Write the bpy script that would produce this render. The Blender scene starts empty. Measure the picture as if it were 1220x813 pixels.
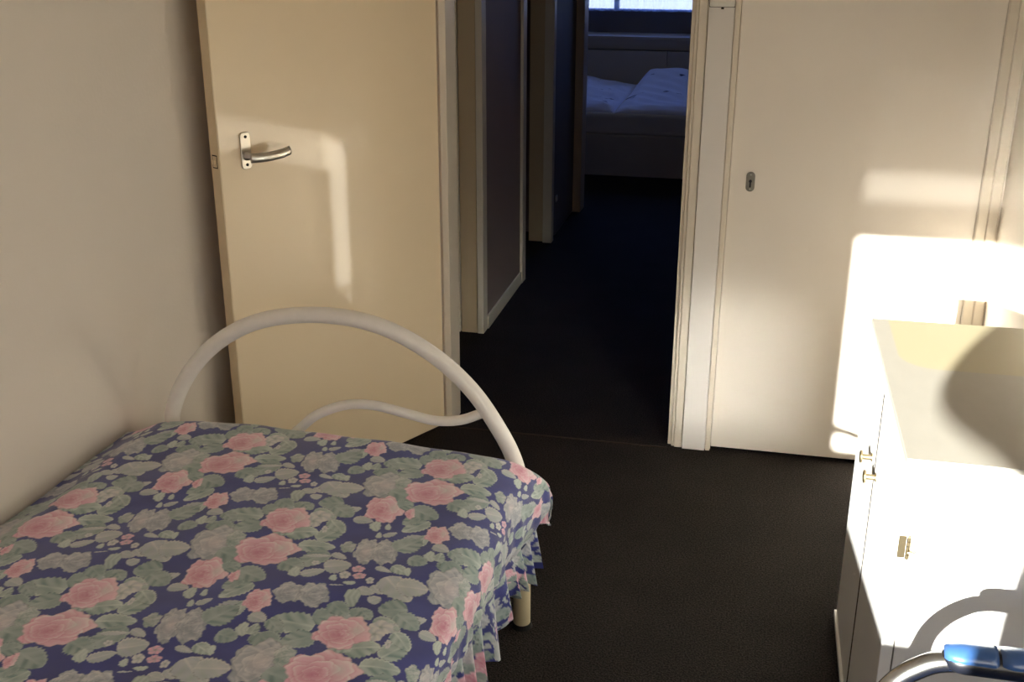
import bpy, bmesh, math, random
import numpy as np
from mathutils import Vector, Matrix
random.seed(4)
C = bpy.context.scene.collection
S = bpy.context.scene
PI = math.pi

# ------------------------------------------------------------------ camera
cam_d = bpy.data.cameras.new('camera')
cam = bpy.data.objects.new('camera', cam_d); C.objects.link(cam)
cam_d.sensor_width = 36.0
cam_d.lens = 36.0 * 1314.0 / 1220.0
cam_d.clip_start = 0.02
_p, _y, _r = math.radians(20.36), math.radians(12.57), math.radians(0.137)
_f = Vector((-math.sin(_y)*math.cos(_p), math.cos(_y)*math.cos(_p), -math.sin(_p)))
_rt = Vector((math.cos(_y), math.sin(_y), 0)); _up = _rt.cross(_f)
_rt2 = math.cos(_r)*_rt + math.sin(_r)*_up; _up2 = -math.sin(_r)*_rt + math.cos(_r)*_up
_m = Matrix((_rt2, _up2, -_f)).transposed().to_4x4()
_m.translation = Vector((0, 0, 1.65))
cam.matrix_world = _m
S.camera = cam

# ------------------------------------------------------------------ light
SUN_DIR = Vector((0.38, 1.0, -0.238)).normalized()
sd = bpy.data.lights.new('sun', 'SUN'); sd.energy = 25.0; sd.angle = math.radians(0.6)
sd.color = (1.0, 0.95, 0.89)
sun = bpy.data.objects.new('sun', sd); C.objects.link(sun)
sun.rotation_euler = SUN_DIR.to_track_quat('-Z', 'Y').to_euler()
sun.location = (-2, -4, 4)

w = bpy.data.worlds.new('world'); S.world = w; w.use_nodes = True
nt = w.node_tree
bg = nt.nodes['Background']
tc = nt.nodes.new('ShaderNodeTexCoord'); sx = nt.nodes.new('ShaderNodeSeparateXYZ')
cr = nt.nodes.new('ShaderNodeValToRGB')
cr.color_ramp.elements[0].position = 0.46; cr.color_ramp.elements[0].color = (0.42, 0.46, 0.52, 1)
cr.color_ramp.elements[1].position = 0.54; cr.color_ramp.elements[1].color = (0.16, 0.28, 0.95, 1)
mp = nt.nodes.new('ShaderNodeMapRange'); mp.inputs['From Min'].default_value = -1
nt.links.new(tc.outputs['Generated'], sx.inputs[0]); nt.links.new(sx.outputs['Z'], mp.inputs['Value'])
nt.links.new(mp.outputs[0], cr.inputs[0])
yr = nt.nodes.new('ShaderNodeMapRange'); yr.interpolation_type = 'SMOOTHSTEP'
yr.inputs['From Min'].default_value = -0.6; yr.inputs['From Max'].default_value = 0.6
yr.inputs['To Min'].default_value = 0.2; yr.inputs['To Max'].default_value = 1.15
nt.links.new(sx.outputs['Y'], yr.inputs['Value'])
vm = nt.nodes.new('ShaderNodeVectorMath'); vm.operation = 'SCALE'
nt.links.new(cr.outputs[0], vm.inputs[0]); nt.links.new(yr.outputs[0], vm.inputs['Scale'])
nt.links.new(vm.outputs[0], bg.inputs['Color'])
bg.inputs['Strength'].default_value = 3.2

def portal(name, loc, rot, sx_, sy_):
    d = bpy.data.lights.new(name, 'AREA'); d.shape = 'RECTANGLE'; d.size = sx_; d.size_y = sy_
    d.cycles.is_portal = True
    o = bpy.data.objects.new(name, d); C.objects.link(o); o.location = loc; o.rotation_euler = rot
portal('window_daylight_room', (-0.36, -0.66, 1.66), (PI/2, 0, 0), 1.8, 1.3)
portal('window_daylight_far_room', (-0.9, 9.98, 1.6), (-PI/2, 0, 0), 2.4, 1.2)

S.view_settings.view_transform = 'Standard'
S.view_settings.look = 'None'
S.view_settings.exposure = 0.55
S.view_settings.gamma = 1.0
S.view_settings.use_curve_mapping = False
S.cycles.blur_glossy = 0.0
S.cycles.sample_clamp_indirect = 0.0
S.cycles.diffuse_bounces = 8

# ------------------------------------------------------------------ helpers
def s2l(c):
    return tuple(((x/255.0)/12.92 if x/255.0 <= 0.04045 else ((x/255.0+0.055)/1.055)**2.4) for x in c)

def mat(name, rgb, rough=0.5, metal=0.0, coat=0.0, var=0.04, vscale=6.0, bump=0.0, bscale=200.0, sheen=0.0, spec=0.5, detail=3.0, coatr=0.05):
    m = bpy.data.materials.new(name); m.use_nodes = True
    n = m.node_tree.nodes; l = m.node_tree.links; b = n['Principled BSDF']
    c = s2l(rgb)
    t = n.new('ShaderNodeTexCoord'); no = n.new('ShaderNodeTexNoise')
    no.inputs['Scale'].default_value = vscale; no.inputs['Detail'].default_value = detail
    l.new(t.outputs['Object'], no.inputs['Vector'])
    mx = n.new('ShaderNodeMix'); mx.data_type = 'RGBA'
    mx.inputs[6].default_value = tuple(max(0, x*(1-var)) for x in c)+(1,)
    mx.inputs[7].default_value = tuple(min(1, x*(1+var)) for x in c)+(1,)
    l.new(no.outputs['Fac'], mx.inputs[0]); l.new(mx.outputs[2], b.inputs['Base Color'])
    b.inputs['Roughness'].default_value = rough; b.inputs['Metallic'].default_value = metal
    b.inputs['Coat Weight'].default_value = coat; b.inputs['Coat Roughness'].default_value = coatr; b.inputs['Sheen Weight'].default_value = sheen
    b.inputs['Specular IOR Level'].default_value = spec
    if bump > 0:
        n2 = n.new('ShaderNodeTexNoise'); n2.inputs['Scale'].default_value = bscale; n2.inputs['Detail'].default_value = 4
        l.new(t.outputs['Object'], n2.inputs['Vector'])
        bp = n.new('ShaderNodeBump'); bp.inputs['Strength'].default_value = bump; bp.inputs['Distance'].default_value = 0.01
        l.new(n2.outputs['Fac'], bp.inputs['Height']); l.new(bp.outputs['Normal'], b.inputs['Normal'])
    return m

def obj(name, bm, m, parent=None, smooth=False, bevel=0.0, seg=2):
    bmesh.ops.recalc_face_normals(bm, faces=bm.faces)
    me = bpy.data.meshes.new(name); bm.to_mesh(me); bm.free()
    if m: me.materials.append(m)
    o = bpy.data.objects.new(name, me); C.objects.link(o)
    if smooth:
        for p in me.polygons: p.use_smooth = True
    if bevel > 0:
        md = o.modifiers.new('bevel', 'BEVEL'); md.width = bevel; md.segments = seg; md.limit_method = 'ANGLE'
        md.angle_limit = math.radians(40)
    if parent:
        o.parent = parent
        o.matrix_parent_inverse = parent.matrix_basis.inverted() if parent.type == 'EMPTY' else Matrix()
    return o

def add_box(bm, x0, x1, y0, y1, z0, z1):
    v = [bm.verts.new(p) for p in ((x0,y0,z0),(x1,y0,z0),(x1,y1,z0),(x0,y1,z0),(x0,y0,z1),(x1,y0,z1),(x1,y1,z1),(x0,y1,z1))]
    for f in ((0,3,2,1),(4,5,6,7),(0,1,5,4),(1,2,6,5),(2,3,7,6),(3,0,4,7)):
        bm.faces.new([v[i] for i in f])

def bx(*boxes):
    bm = bmesh.new()
    for b in boxes: add_box(bm, *b)
    return bm

def add_tube(bm, pts, r, n=16, cap=True, ell=1.0):
    """swept tube along pts; r number or list; ell squashes the second axis"""
    pts = [Vector(p) for p in pts]
    rr = r if isinstance(r, (list, tuple)) else [r]*len(pts)
    rings = []
    t0 = (pts[1]-pts[0]).normalized()
    ref = Vector((0,0,1)) if abs(t0.z) < 0.9 else Vector((0,1,0))
    a = t0.cross(ref).normalized()
    for i, p in enumerate(pts):
        t = (pts[min(i+1, len(pts)-1)]-pts[max(i-1, 0)]).normalized()
        a = (a - t*a.dot(t)).normalized(); b = t.cross(a)
        rings.append([bm.verts.new(p + (a*math.cos(2*PI*k/n) + b*math.sin(2*PI*k/n)*ell)*rr[i]) for k in range(n)])
    for i in range(len(rings)-1):
        for k in range(n):
            bm.faces.new((rings[i][k], rings[i][(k+1)%n], rings[i+1][(k+1)%n], rings[i+1][k]))
    if cap:
        bm.faces.new(rings[0][::-1]); bm.faces.new(rings[-1])

def spline(pts, n=10):
    pts = [Vector(p) for p in pts]; P = [pts[0]*2-pts[1]] + pts + [pts[-1]*2-pts[-2]]
    out = []
    for i in range(1, len(P)-2):
        for k in range(n):
            t = k/n; a, b, c, d = P[i-1], P[i], P[i+1], P[i+2]
            out.append(0.5*((2*b)+(c-a)*t+(2*a-5*b+4*c-d)*t*t+(3*b-a-3*c+d)*t**3))
    out.append(pts[-1]); return out

def tube(pts, r, n=16, ell=1.0):
    bm = bmesh.new(); add_tube(bm, pts, r, n, ell=ell); return bm

def prism(outline, axis, d0, d1):
    """outline: 2D list; axis 'x','y','z' = extrusion axis"""
    bm = bmesh.new()
    def P(a, b, d):
        return {'x': (d, a, b), 'y': (a, d, b), 'z': (a, b, d)}[axis]
    lo = [bm.verts.new(P(a, b, d0)) for a, b in outline]; hi = [bm.verts.new(P(a, b, d1)) for a, b in outline]
    bm.faces.new(lo[::-1]); bm.faces.new(hi)
    n = len(outline)
    for i in range(n): bm.faces.new((lo[i], lo[(i+1)%n], hi[(i+1)%n], hi[i]))
    return bm

def rrect(x0, x1, y0, y1, r, n=6):
    o = []
    for cx, cy, a0 in ((x1-r, y0+r, -PI/2), (x1-r, y1-r, 0), (x0+r, y1-r, PI/2), (x0+r, y0+r, PI)):
        for k in range(n+1):
            a = a0 + PI/2*k/n; o.append((cx+r*math.cos(a), cy+r*math.sin(a)))
    return o

def tag(o, label=None, cat=None, group=None, kind=None):
    if label: o['label'] = label
    if cat: o['category'] = cat
    if group: o['group'] = group
    if kind: o['kind'] = kind
    return o

def struct(name, bm, m, label=None, parent=None, **k):
    o = obj(name, bm, m, parent, **k)
    if parent is None: o['kind'] = 'structure'
    if label: o['label'] = label
    return o

def empty(name, loc, rz=0.0, label=None, cat=None, group=None):
    o = bpy.data.objects.new(name, None); C.objects.link(o)
    o.location = loc; o.rotation_euler = (0, 0, rz); o.empty_display_size = 0.1
    o.matrix_basis = Matrix.Translation(Vector(loc)) @ Matrix.Rotation(rz, 4, 'Z')
    tag(o, label, cat, group); return o

def place_local(o):      # children whose mesh is in the parent's own coordinates
    o.matrix_parent_inverse = Matrix(); return o

# ------------------------------------------------------------------ materials
M = {}
M['wall'] = mat('wall_paint', (230, 221, 209), 0.85, var=0.025, vscale=3, bump=0.06, bscale=90)
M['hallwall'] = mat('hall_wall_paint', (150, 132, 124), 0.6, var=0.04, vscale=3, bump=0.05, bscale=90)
M['ceil'] = mat('ceiling_paint', (240, 237, 231), 0.9, var=0.02)
M['door'] = mat('cream_gloss_paint', (250, 230, 196), 0.5, var=0.02, vscale=2.0, bump=0.012, bscale=35, coat=1.0, coatr=0.055)
M['closet'] = mat('cream_satin_paint', (246, 238, 226), 0.30, var=0.02, vscale=2.0, bump=0.015, bscale=60)
M['dooredge'] = mat('cream_edge_paint', (226, 206, 172), 0.5, var=0.05, vscale=8)
M['frame'] = mat('frame_paint', (232, 222, 205), 0.35, var=0.03, vscale=7, bump=0.03, bscale=40)
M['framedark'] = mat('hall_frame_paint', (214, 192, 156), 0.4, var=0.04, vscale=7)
M['panel'] = mat('white_panel_paint', (236, 231, 225), 0.45, var=0.02, vscale=5, bump=0.03, bscale=50)
M['groove'] = mat('dark_gap', (52, 40, 30), 0.9)
M['softshade'] = mat('soft_shade_grey', (120, 116, 110), 0.9)  # grey standing in for soft shade at the switch and panel groove
M['plastic'] = mat('white_plastic', (236, 233, 224), 0.3, var=0.01)
M['steel'] = mat('brushed_aluminium', (205, 200, 190), 0.28, metal=1.0, var=0.06, vscale=30)
M['steeldark'] = mat('worn_zinc', (140, 134, 122), 0.38, metal=1.0, var=0.1, vscale=60)
M['black'] = mat('black_recess', (14, 13, 12), 0.8)
M['brass'] = mat('brushed_brass', (168, 152, 120), 0.35, metal=1.0, var=0.06, vscale=40)
M['tube'] = mat('white_enamel_tube', (248, 243, 234), 0.28, var=0.05, vscale=40, bump=0.03, bscale=120)
M['leg'] = mat('ivory_enamel_leg', (214, 200, 164), 0.4, var=0.04, vscale=20)
M['cab'] = mat('white_cabinet_laminate', (236, 236, 234), 0.4, var=0.015, vscale=6, coat=1.0, coatr=0.38)
M['chrome'] = mat('silver_tube_metal', (190, 190, 190), 0.22, metal=1.0, var=0.08, vscale=200, bump=0.04, bscale=500)
M['blue'] = mat('blue_arm_cap', (52, 88, 140), 0.3, var=0.03, coat=0.6, coatr=0.15)
M['blackrub'] = mat('black_arm_pad', (22, 24, 32), 0.35, var=0.1, coat=0.2)
M['seat'] = mat('blue_vinyl_seat', (26, 60, 120), 0.45, var=0.05)
M['mattress'] = mat('mattress_ticking', (214, 208, 196), 0.9)
M['farbed'] = mat('far_bed_laminate', (196, 186, 168), 0.5, var=0.03)
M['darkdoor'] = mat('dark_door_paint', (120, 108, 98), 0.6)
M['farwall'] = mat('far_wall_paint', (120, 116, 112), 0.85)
M['winframe'] = mat('window_frame_paint', (120, 128, 142), 0.4)

def carpet():
    m = bpy.data.materials.new('black_carpet'); m.use_nodes = True
    n = m.node_tree.nodes; l = m.node_tree.links; b = n['Principled BSDF']
    t = n.new('ShaderNodeTexCoord')
    n1 = n.new('ShaderNodeTexNoise'); n1.inputs['Scale'].default_value = 230; n1.inputs['Detail'].default_value = 3
    n2 = n.new('ShaderNodeTexNoise'); n2.inputs['Scale'].default_value = 5; n2.inputs['Detail'].default_value = 4
    for q in (n1, n2): l.new(t.outputs['Object'], q.inputs['Vector'])
    r = n.new('ShaderNodeValToRGB')
    r.color_ramp.elements[0].position = 0.36; r.color_ramp.elements[0].color = (0.006, 0.0052, 0.005, 1)
    r.color_ramp.elements[1].position = 0.72; r.color_ramp.elements[1].color = (0.066, 0.053, 0.046, 1)
    l.new(n1.outputs['Fac'], r.inputs[0])
    mx = n.new('ShaderNodeMix'); mx.data_type = 'RGBA'; mx.blend_type = 'MULTIPLY'; mx.inputs[0].default_value = 0.5
    l.new(r.outputs[0], mx.inputs[6]); l.new(n2.outputs['Fac'], mx.inputs[7]); l.new(mx.outputs[2], b.inputs['Base Color'])
    b.inputs['Roughness'].default_value = 0.95; b.inputs['Specular IOR Level'].default_value = 0.15
    bp = n.new('ShaderNodeBump'); bp.inputs['Strength'].default_value = 0.7; bp.inputs['Distance'].default_value = 0.006
    l.new(n1.outputs['Fac'], bp.inputs['Height']); l.new(bp.outputs[0], b.inputs['Normal'])
    return m
M['carpet'] = carpet()

def translucent(name, rgb, transp, band=None):
    """woven fabric: diffuse + translucent + a little see-through; band = (z0, z1, more)"""
    m = bpy.data.materials.new(name); m.use_nodes = True
    n = m.node_tree.nodes; l = m.node_tree.links; n.remove(n['Principled BSDF'])
    out = n['Material Output']; c = s2l(rgb)+(1,)
    d = n.new('ShaderNodeBsdfDiffuse'); d.inputs[0].default_value = c
    t = n.new('ShaderNodeBsdfTranslucent'); t.inputs[0].default_value = c
    a = n.new('ShaderNodeMixShader'); a.inputs[0].default_value = 0.5
    tr = n.new('ShaderNodeBsdfTransparent'); f = n.new('ShaderNodeMixShader')
    l.new(d.outputs[0], a.inputs[1]); l.new(t.outputs[0], a.inputs[2])
    l.new(a.outputs[0], f.inputs[1]); l.new(tr.outputs[0], f.inputs[2]); l.new(f.outputs[0], out.inputs[0])
    f.inputs[0].default_value = transp
    if band:
        g = n.new('ShaderNodeNewGeometry'); s = n.new('ShaderNodeSeparateXYZ'); l.new(g.outputs['Position'], s.inputs[0])
        r1 = n.new('ShaderNodeMapRange'); r1.interpolation_type = 'SMOOTHSTEP'
        r1.inputs['From Min'].default_value = band[0]-0.015; r1.inputs['From Max'].default_value = band[0]+0.015
        r2 = n.new('ShaderNodeMapRange'); r2.interpolation_type = 'SMOOTHSTEP'
        r2.inputs['From Min'].default_value = band[1]+0.015; r2.inputs['From Max'].default_value = band[1]-0.015
        l.new(s.outputs['Z'], r1.inputs[0]); l.new(s.outputs['Z'], r2.inputs[0])
        mu = n.new('ShaderNodeMath'); mu.operation = 'MULTIPLY'; l.new(r1.outputs[0], mu.inputs[0]); l.new(r2.outputs[0], mu.inputs[1])
        m2 = n.new('ShaderNodeMath'); m2.operation = 'MULTIPLY_ADD'; l.new(mu.outputs[0], m2.inputs[0])
        m2.inputs[1].default_value = band[2]; m2.inputs[2].default_value = transp
        l.new(m2.outputs[0], f.inputs[0])
    return m
M['blind'] = translucent('linen_blind', (165, 154, 138), 0.05, (1.842, 1.935, 0.165))  # clearer band put in to throw a faint sun stripe on the closet door
M['net'] = translucent('net_curtain', (214, 224, 245), 0.38)

def glass():
    m = bpy.data.materials.new('window_glass'); m.use_nodes = True
    n = m.node_tree.nodes; l = m.node_tree.links; n.remove(n['Principled BSDF'])
    t = n.new('ShaderNodeBsdfTransparent'); g = n.new('ShaderNodeBsdfGlossy'); g.inputs['Roughness'].default_value = 0.02
    t.inputs[0].default_value = (0.96, 0.98, 0.97, 1)
    fr = n.new('ShaderNodeFresnel'); fr.inputs[0].default_value = 1.45
    mx = n.new('ShaderNodeMixShader'); l.new(fr.outputs[0], mx.inputs[0]); l.new(t.outputs[0], mx.inputs[1]); l.new(g.outputs[0], mx.inputs[2])
    l.new(mx.outputs[0], n['Material Output'].inputs[0]); return m
M['glass'] = glass()

def cabtop():
    """pale greige laminate with one yellowed patch of its own outline"""
    m = bpy.data.materials.new('cabinet_top_laminate'); m.use_nodes = True
    n = m.node_tree.nodes; l = m.node_tree.links; b = n['Principled BSDF']
    g = n.new('ShaderNodeNewGeometry'); s = n.new('ShaderNodeSeparateXYZ'); l.new(g.outputs['Position'], s.inputs[0])
    def mr(sock, a, c):
        r = n.new('ShaderNodeMapRange'); r.inputs['From Min'].default_value = a; r.inputs['From Max'].default_value = c
        l.new(sock, r.inputs[0]); return r.outputs[0]
    def math_(op, a, c):
        q = n.new('ShaderNodeMath'); q.operation = op
        for i, x in enumerate((a, c)):
            if isinstance(x, (int, float)): q.inputs[i].default_value = x
            else: l.new(x, q.inputs[i])
        return q.outputs[0]
    # rounded rectangle distance, corner at (0.325, 2.24), radius 0.09
    cx, cy, hx, hy, rad = 0.325+0.24, 2.24+0.22, 0.24, 0.22, 0.075
    qx = math_('MAXIMUM', math_('SUBTRACT', math_('ABSOLUTE', math_('SUBTRACT', s.outputs['X'], cx), 0), hx-rad), 0)
    qy = math_('MAXIMUM', math_('SUBTRACT', math_('ABSOLUTE', math_('SUBTRACT', s.outputs['Y'], cy), 0), hy-rad), 0)
    ln = math_('SQRT', math_('ADD', math_('MULTIPLY', qx, qx), math_('MULTIPLY', qy, qy)), 0)
    fac = mr(ln, rad+0.002, rad-0.002)
    no = n.new('ShaderNodeTexNoise'); no.inputs['Scale'].default_value = 14
    mxn = n.new('ShaderNodeMix'); mxn.data_type = 'RGBA'; l.new(no.outputs['Fac'], mxn.inputs[0])
    mxn.inputs[6].default_value = s2l((182, 178, 168))+(1,); mxn.inputs[7].default_value = s2l((174, 170, 160))+(1,)
    mx = n.new('ShaderNodeMix'); mx.data_type = 'RGBA'; l.new(fac, mx.inputs[0])
    l.new(mxn.outputs[2], mx.inputs[6]); mx.inputs[7].default_value = s2l((188, 179, 148))+(1,)
    l.new(mx.outputs[2], b.inputs['Base Color']); b.inputs['Roughness'].default_value = 0.4; b.inputs['Coat Weight'].default_value = 1.0; b.inputs['Coat Roughness'].default_value = 0.36
    return m
M['cabtop'] = cabtop()

# ------------------------------------------------------------------ room shell
XL, XR, YB, YF, H = -1.50, 0.72, 3.454, -0.60, 2.5
struct('floor', bx((XL-0.1, XR+0.1, YF-0.1, YB-0.01, -0.1, 0), (-2.6, 1.2, YB-0.01, 10.0, -0.1, 0)), M['carpet'])
struct('ceiling', bx((XL-0.1, XR+0.1, YF-0.1, 3.56, H, H+0.1), (-2.7, 1.2, 3.56, 10.1, H, H+0.1)), M['ceil'])
struct('wall_left', bx((XL-0.1, XL, YF-0.1, 3.56, 0, H)), M['wall'])
struct('wall_right', bx((XR, XR+0.1, YF-0.1, 3.56, 0, H)), M['wall'])
# window wall behind the camera
WX0, WX1, WZ0, WZ1 = -1.263, 0.66, 1.015, 2.3
struct('wall_front', bx((XL, WX0, YF-0.1, YF, 0, H), (WX1, XR, YF-0.1, YF, 0, H), (WX0, WX1, YF-0.1, YF, 0, WZ0), (WX0, WX1, YF-0.1, YF, WZ1, H)), M['wall'])
# wall with the doorway and the closet opening
struct('wall_back', bx((XL, -1.01, YB, 3.56, 0, H), (-1.01, -0.175, YB, 3.56, 2.06, H), (-0.08, 0.66, YB, 3.56, 2.06, H),
                       (-0.175, -0.08, YB+0.004, 3.56, 0, H), (0.655, XR, YB-0.003, 3.56, 0, H), (-0.08, 0.655, 3.52, 3.56, 0, 2.06)), M['wall'])
# window behind the camera: frame, glass, stay
wf = struct('window_1', bx((WX0, WX0+0.012, YF-0.1, YF-0.05, WZ0, WZ1), (WX1-0.04, WX1, YF-0.1, YF-0.05, WZ0, WZ1),
                           (WX0, WX1, YF-0.1, YF-0.05, WZ0, WZ0+0.004), (WX0, WX1, YF-0.1, YF-0.05, WZ1-0.05, WZ1)), M['frame'])
struct('window_pane', bx((WX0+0.012, WX1-0.04, YF-0.08, YF-0.076, WZ0+0.004, WZ1-0.05)), M['glass'], parent=wf)
bl = obj('roller_blind', bx((WX0-0.02, WX1+0.05, YF+0.02, YF+0.023, 1.722, 2.36)), M['blind'])
tag(bl, 'linen roller blind half lowered over the window behind the camera', 'blind')
obj('blind_roller', tube([(WX0-0.03, YF+0.035, 2.38), (WX1+0.06, YF+0.035, 2.38)], 0.02), M['plastic'], bl)

# door frame on the left of the doorway (room side stop + lining)
struct('trim_1', bx((-1.009, -0.985, YB-0.008, 3.56, 0, 2.06)), M['frame'], bevel=0.002)
# lining on the right, rebated edge and casing
struct('trim_2', bx((-0.2245, -0.212, YB+0.012, 3.56, 0, 2.06), (-0.212, -0.202, YB, 3.56, 0, 2.06), (-0.202, -0.176, YB-0.006, 3.56, 0, 2.06)), M['frame'], bevel=0.0025)
struct('trim_3', bx((-0.174, -0.0985, YB-0.013, 3.50, 0, H)), M['panel'], bevel=0.0015)
struct('trim_4', bx((-0.0965, -0.0815, YB-0.010, 3.50, 0, 2.10)), M['frame'], bevel=0.002)
struct('trim_5', bx((0.6565, 0.6850, YB-0.006, 3.50, 0, 2.10), (0.6862, 0.7150, YB-0.009, 3.50, 0, 2.10)), M['frame'], bevel=0.003)
struct('trim_6', bx((-1.009, -0.1765, YB-0.006, 3.50, 2.06, 2.10), (-0.08, 0.657, YB-0.006, 3.50, 2.06, 2.10)), M['frame'], bevel=0.002)
struct('trim_7', bx((-0.985, -0.225, 3.432, 3.438, 0.0, 0.003)), M['groove'])

# closet door
d2 = struct('door_2', bx((-0.0785, 0.6545, YB+0.002, YB+0.040, 0.012, 2.055)), M['closet'], label='closed cream closet door beside the doorway', bevel=0.002)
esc = obj('lock_plate', prism(rrect(-0.0285, -0.0015, 0.895, 0.957, 0.0134), 'y', YB-0.0015, YB+0.0025), M['steeldark'], d2, bevel=0.0008)
esc['label'] = 'small oval metal lock plate'
kh = bmesh.new()
bmesh.ops.create_cone(kh, cap_ends=True, segments=16, radius1=0.0048, radius2=0.0048, depth=0.002, matrix=Matrix.Translation((-0.015, YB-0.0022, 0.928)) @ Matrix.Rotation(PI/2, 4, 'X'))
add_box(kh, -0.0175, -0.0125, YB-0.0032, YB-0.0012, 0.909, 0.926)
obj('keyhole', kh, M['black'], esc)
sc_ = bmesh.new()
for z in (0.948, 0.903):
    bmesh.ops.create_uvsphere(sc_, u_segments=10, v_segments=6, radius=0.003, matrix=Matrix.Translation((-0.015, YB-0.0015, z)))
obj('screw', sc_, M['steel'], esc, smooth=True)

# light switch on the white panel
sw = obj('light_switch', bx((-0.171, -0.099, YB-0.022, YB-0.0135, 1.445, 1.525)), M['plastic'], bevel=0.003)
tag(sw, 'white plastic light switch on the post between doorway and closet door', 'light switch')
obj('switch_shade_rim', bx((-0.1725, -0.0975, YB-0.0165, YB-0.0133, 1.4432, 1.527)), M['softshade'], sw)  # grey rim added as the painted shadow around the switch plate
obj('switch_rocker', bx((-0.160, -0.110, YB-0.027, YB-0.021, 1.458, 1.512)), M['plastic'], sw, bevel=0.002)
obj('switch_screw', bx((-0.138, -0.130, YB-0.0165, YB-0.0135, 1.438, 1.4435)), M['groove'], sw)

# open door, hinged on the left of the doorway, swung 120 degrees into the room
dr = empty('door_1', (-1.0105, YB-0.012, 0), math.radians(-117.5)); dr['kind'] = 'structure'; dr['label'] = 'open cream door swung against the left wall'
DW = 0.846
def dpart(name, bm, m, parent=dr, **k):
    o = obj(name, bm, m, parent, **k); o.matrix_parent_inverse = Matrix(); return o
# local frame: +x along the leaf, +y is the face that looks at the camera's side
dpart('door_leaf', bx((0.004, DW, -0.040, 0.0, 0.008, 2.05)), M['door'], bevel=0.002)
dpart('door_lipping', bx((DW, DW+0.002, -0.038, -0.002, 0.01, 2.048)), M['dooredge'])
dpart('latch_recess', bx((DW+0.0018, DW+0.0024, -0.0315, -0.0095, 1.051, 1.087)), M['groove'])
lt = dpart('latch_plate', bx((DW+0.002, DW+0.0032, -0.029, -0.012, 1.054, 1.084)), M['dooredge'], bevel=0.0005)
dpart('latch_bolt', bx((DW+0.0032, DW+0.009, -0.024, -0.016, 1.062, 1.076)), M['dooredge'], bevel=0.002, parent=lt)
hx = DW-0.083
hp = dpart('handle_plate', prism(rrect(hx-0.0165, hx+0.0165, 1.040, 1.140, 0.010), 'y', 0.0, 0.006), M['steel'], bevel=0.0015)
pb = bmesh.new()
for z in (1.128, 1.052):
    bmesh.ops.create_cone(pb, cap_ends=True, segments=12, radius1=0.0042, radius2=0.0042, depth=0.002, matrix=Matrix.Translation((hx, 0.0065, z)) @ Matrix.Rotation(PI/2, 4, 'X'))
dpart('screw', pb, M['black'], hp)
hb = bmesh.new()
add_tube(hb, [(hx, 0.0, 1.076), (hx, 0.012, 1.076), (hx, 0.013, 1.076), (hx, 0.034, 1.076)], [0.013, 0.012, 0.0095, 0.0095], 20)
dpart('handle_spindle', hb, M['steel'], smooth=True)
hl = bmesh.new()
pth = spline([(hx+0.012, 0.040, 1.0755), (hx-0.006, 0.046, 1.0745), (hx-0.04, 0.052, 1.0745), (hx-0.080, 0.053, 1.0765), (hx-0.112, 0.051, 1.081)], 8)
nr = len(pth)
add_tube(hl, pth, [0.0068 for i in range(nr)], 20, ell=1.95)
dpart('door_handle', hl, M['steel'], smooth=True)

# ------------------------------------------------------------------ hallway
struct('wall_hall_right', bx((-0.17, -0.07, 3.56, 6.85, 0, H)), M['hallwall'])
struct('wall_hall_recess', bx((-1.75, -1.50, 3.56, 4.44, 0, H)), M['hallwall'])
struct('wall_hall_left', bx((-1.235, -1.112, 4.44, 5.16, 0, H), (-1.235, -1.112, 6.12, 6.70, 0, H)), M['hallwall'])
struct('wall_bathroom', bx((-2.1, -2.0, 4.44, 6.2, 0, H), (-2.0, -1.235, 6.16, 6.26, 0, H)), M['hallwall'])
struct('wall_hall_stub', bx((-2.1, -1.235, 4.41, 4.51, 0, H)), M['framedark'])
struct('trim_8', bx((-1.245, -1.213, 4.40, 4.44, 0, 2.06)), M['frame'], bevel=0.003)
struct('trim_9', bx((-1.209, -1.137, 4.405, 4.47, 0, H)), M['framedark'], bevel=0.002)
struct('trim_10', bx((-1.135, -1.107, 4.398, 4.47, 0, H)), M['frame'], bevel=0.003)
struct('trim_11', bx((-1.16, -1.098, 5.16, 5.235, 0, H)), M['frame'], bevel=0.003)
struct('trim_12', bx((-1.235, -1.115, 5.965, 6.05, 0, H)), M['framedark'], bevel=0.003)
struct('trim_13', bx((-1.15, -1.098, 5.94, 6.00, 0, H)), M['frame'], bevel=0.003)
struct('trim_14', bx((-1.235, -1.058, 6.70, 6.85, 0, H)), M['framedark'], bevel=0.004)
struct('baseboard_hall_left', bx((-1.112, -1.102, 4.47, 5.16, 0, 0.06)), M['frame'], bevel=0.002)
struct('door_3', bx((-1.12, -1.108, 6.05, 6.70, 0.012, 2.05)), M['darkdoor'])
ltch = obj('door_stop', bx((-1.108, -1.102, 6.10, 6.14, 0.20, 0.235)), M['plastic']); tag(ltch, 'small white stop plate low on the hallway door frame', 'door stop')

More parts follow.
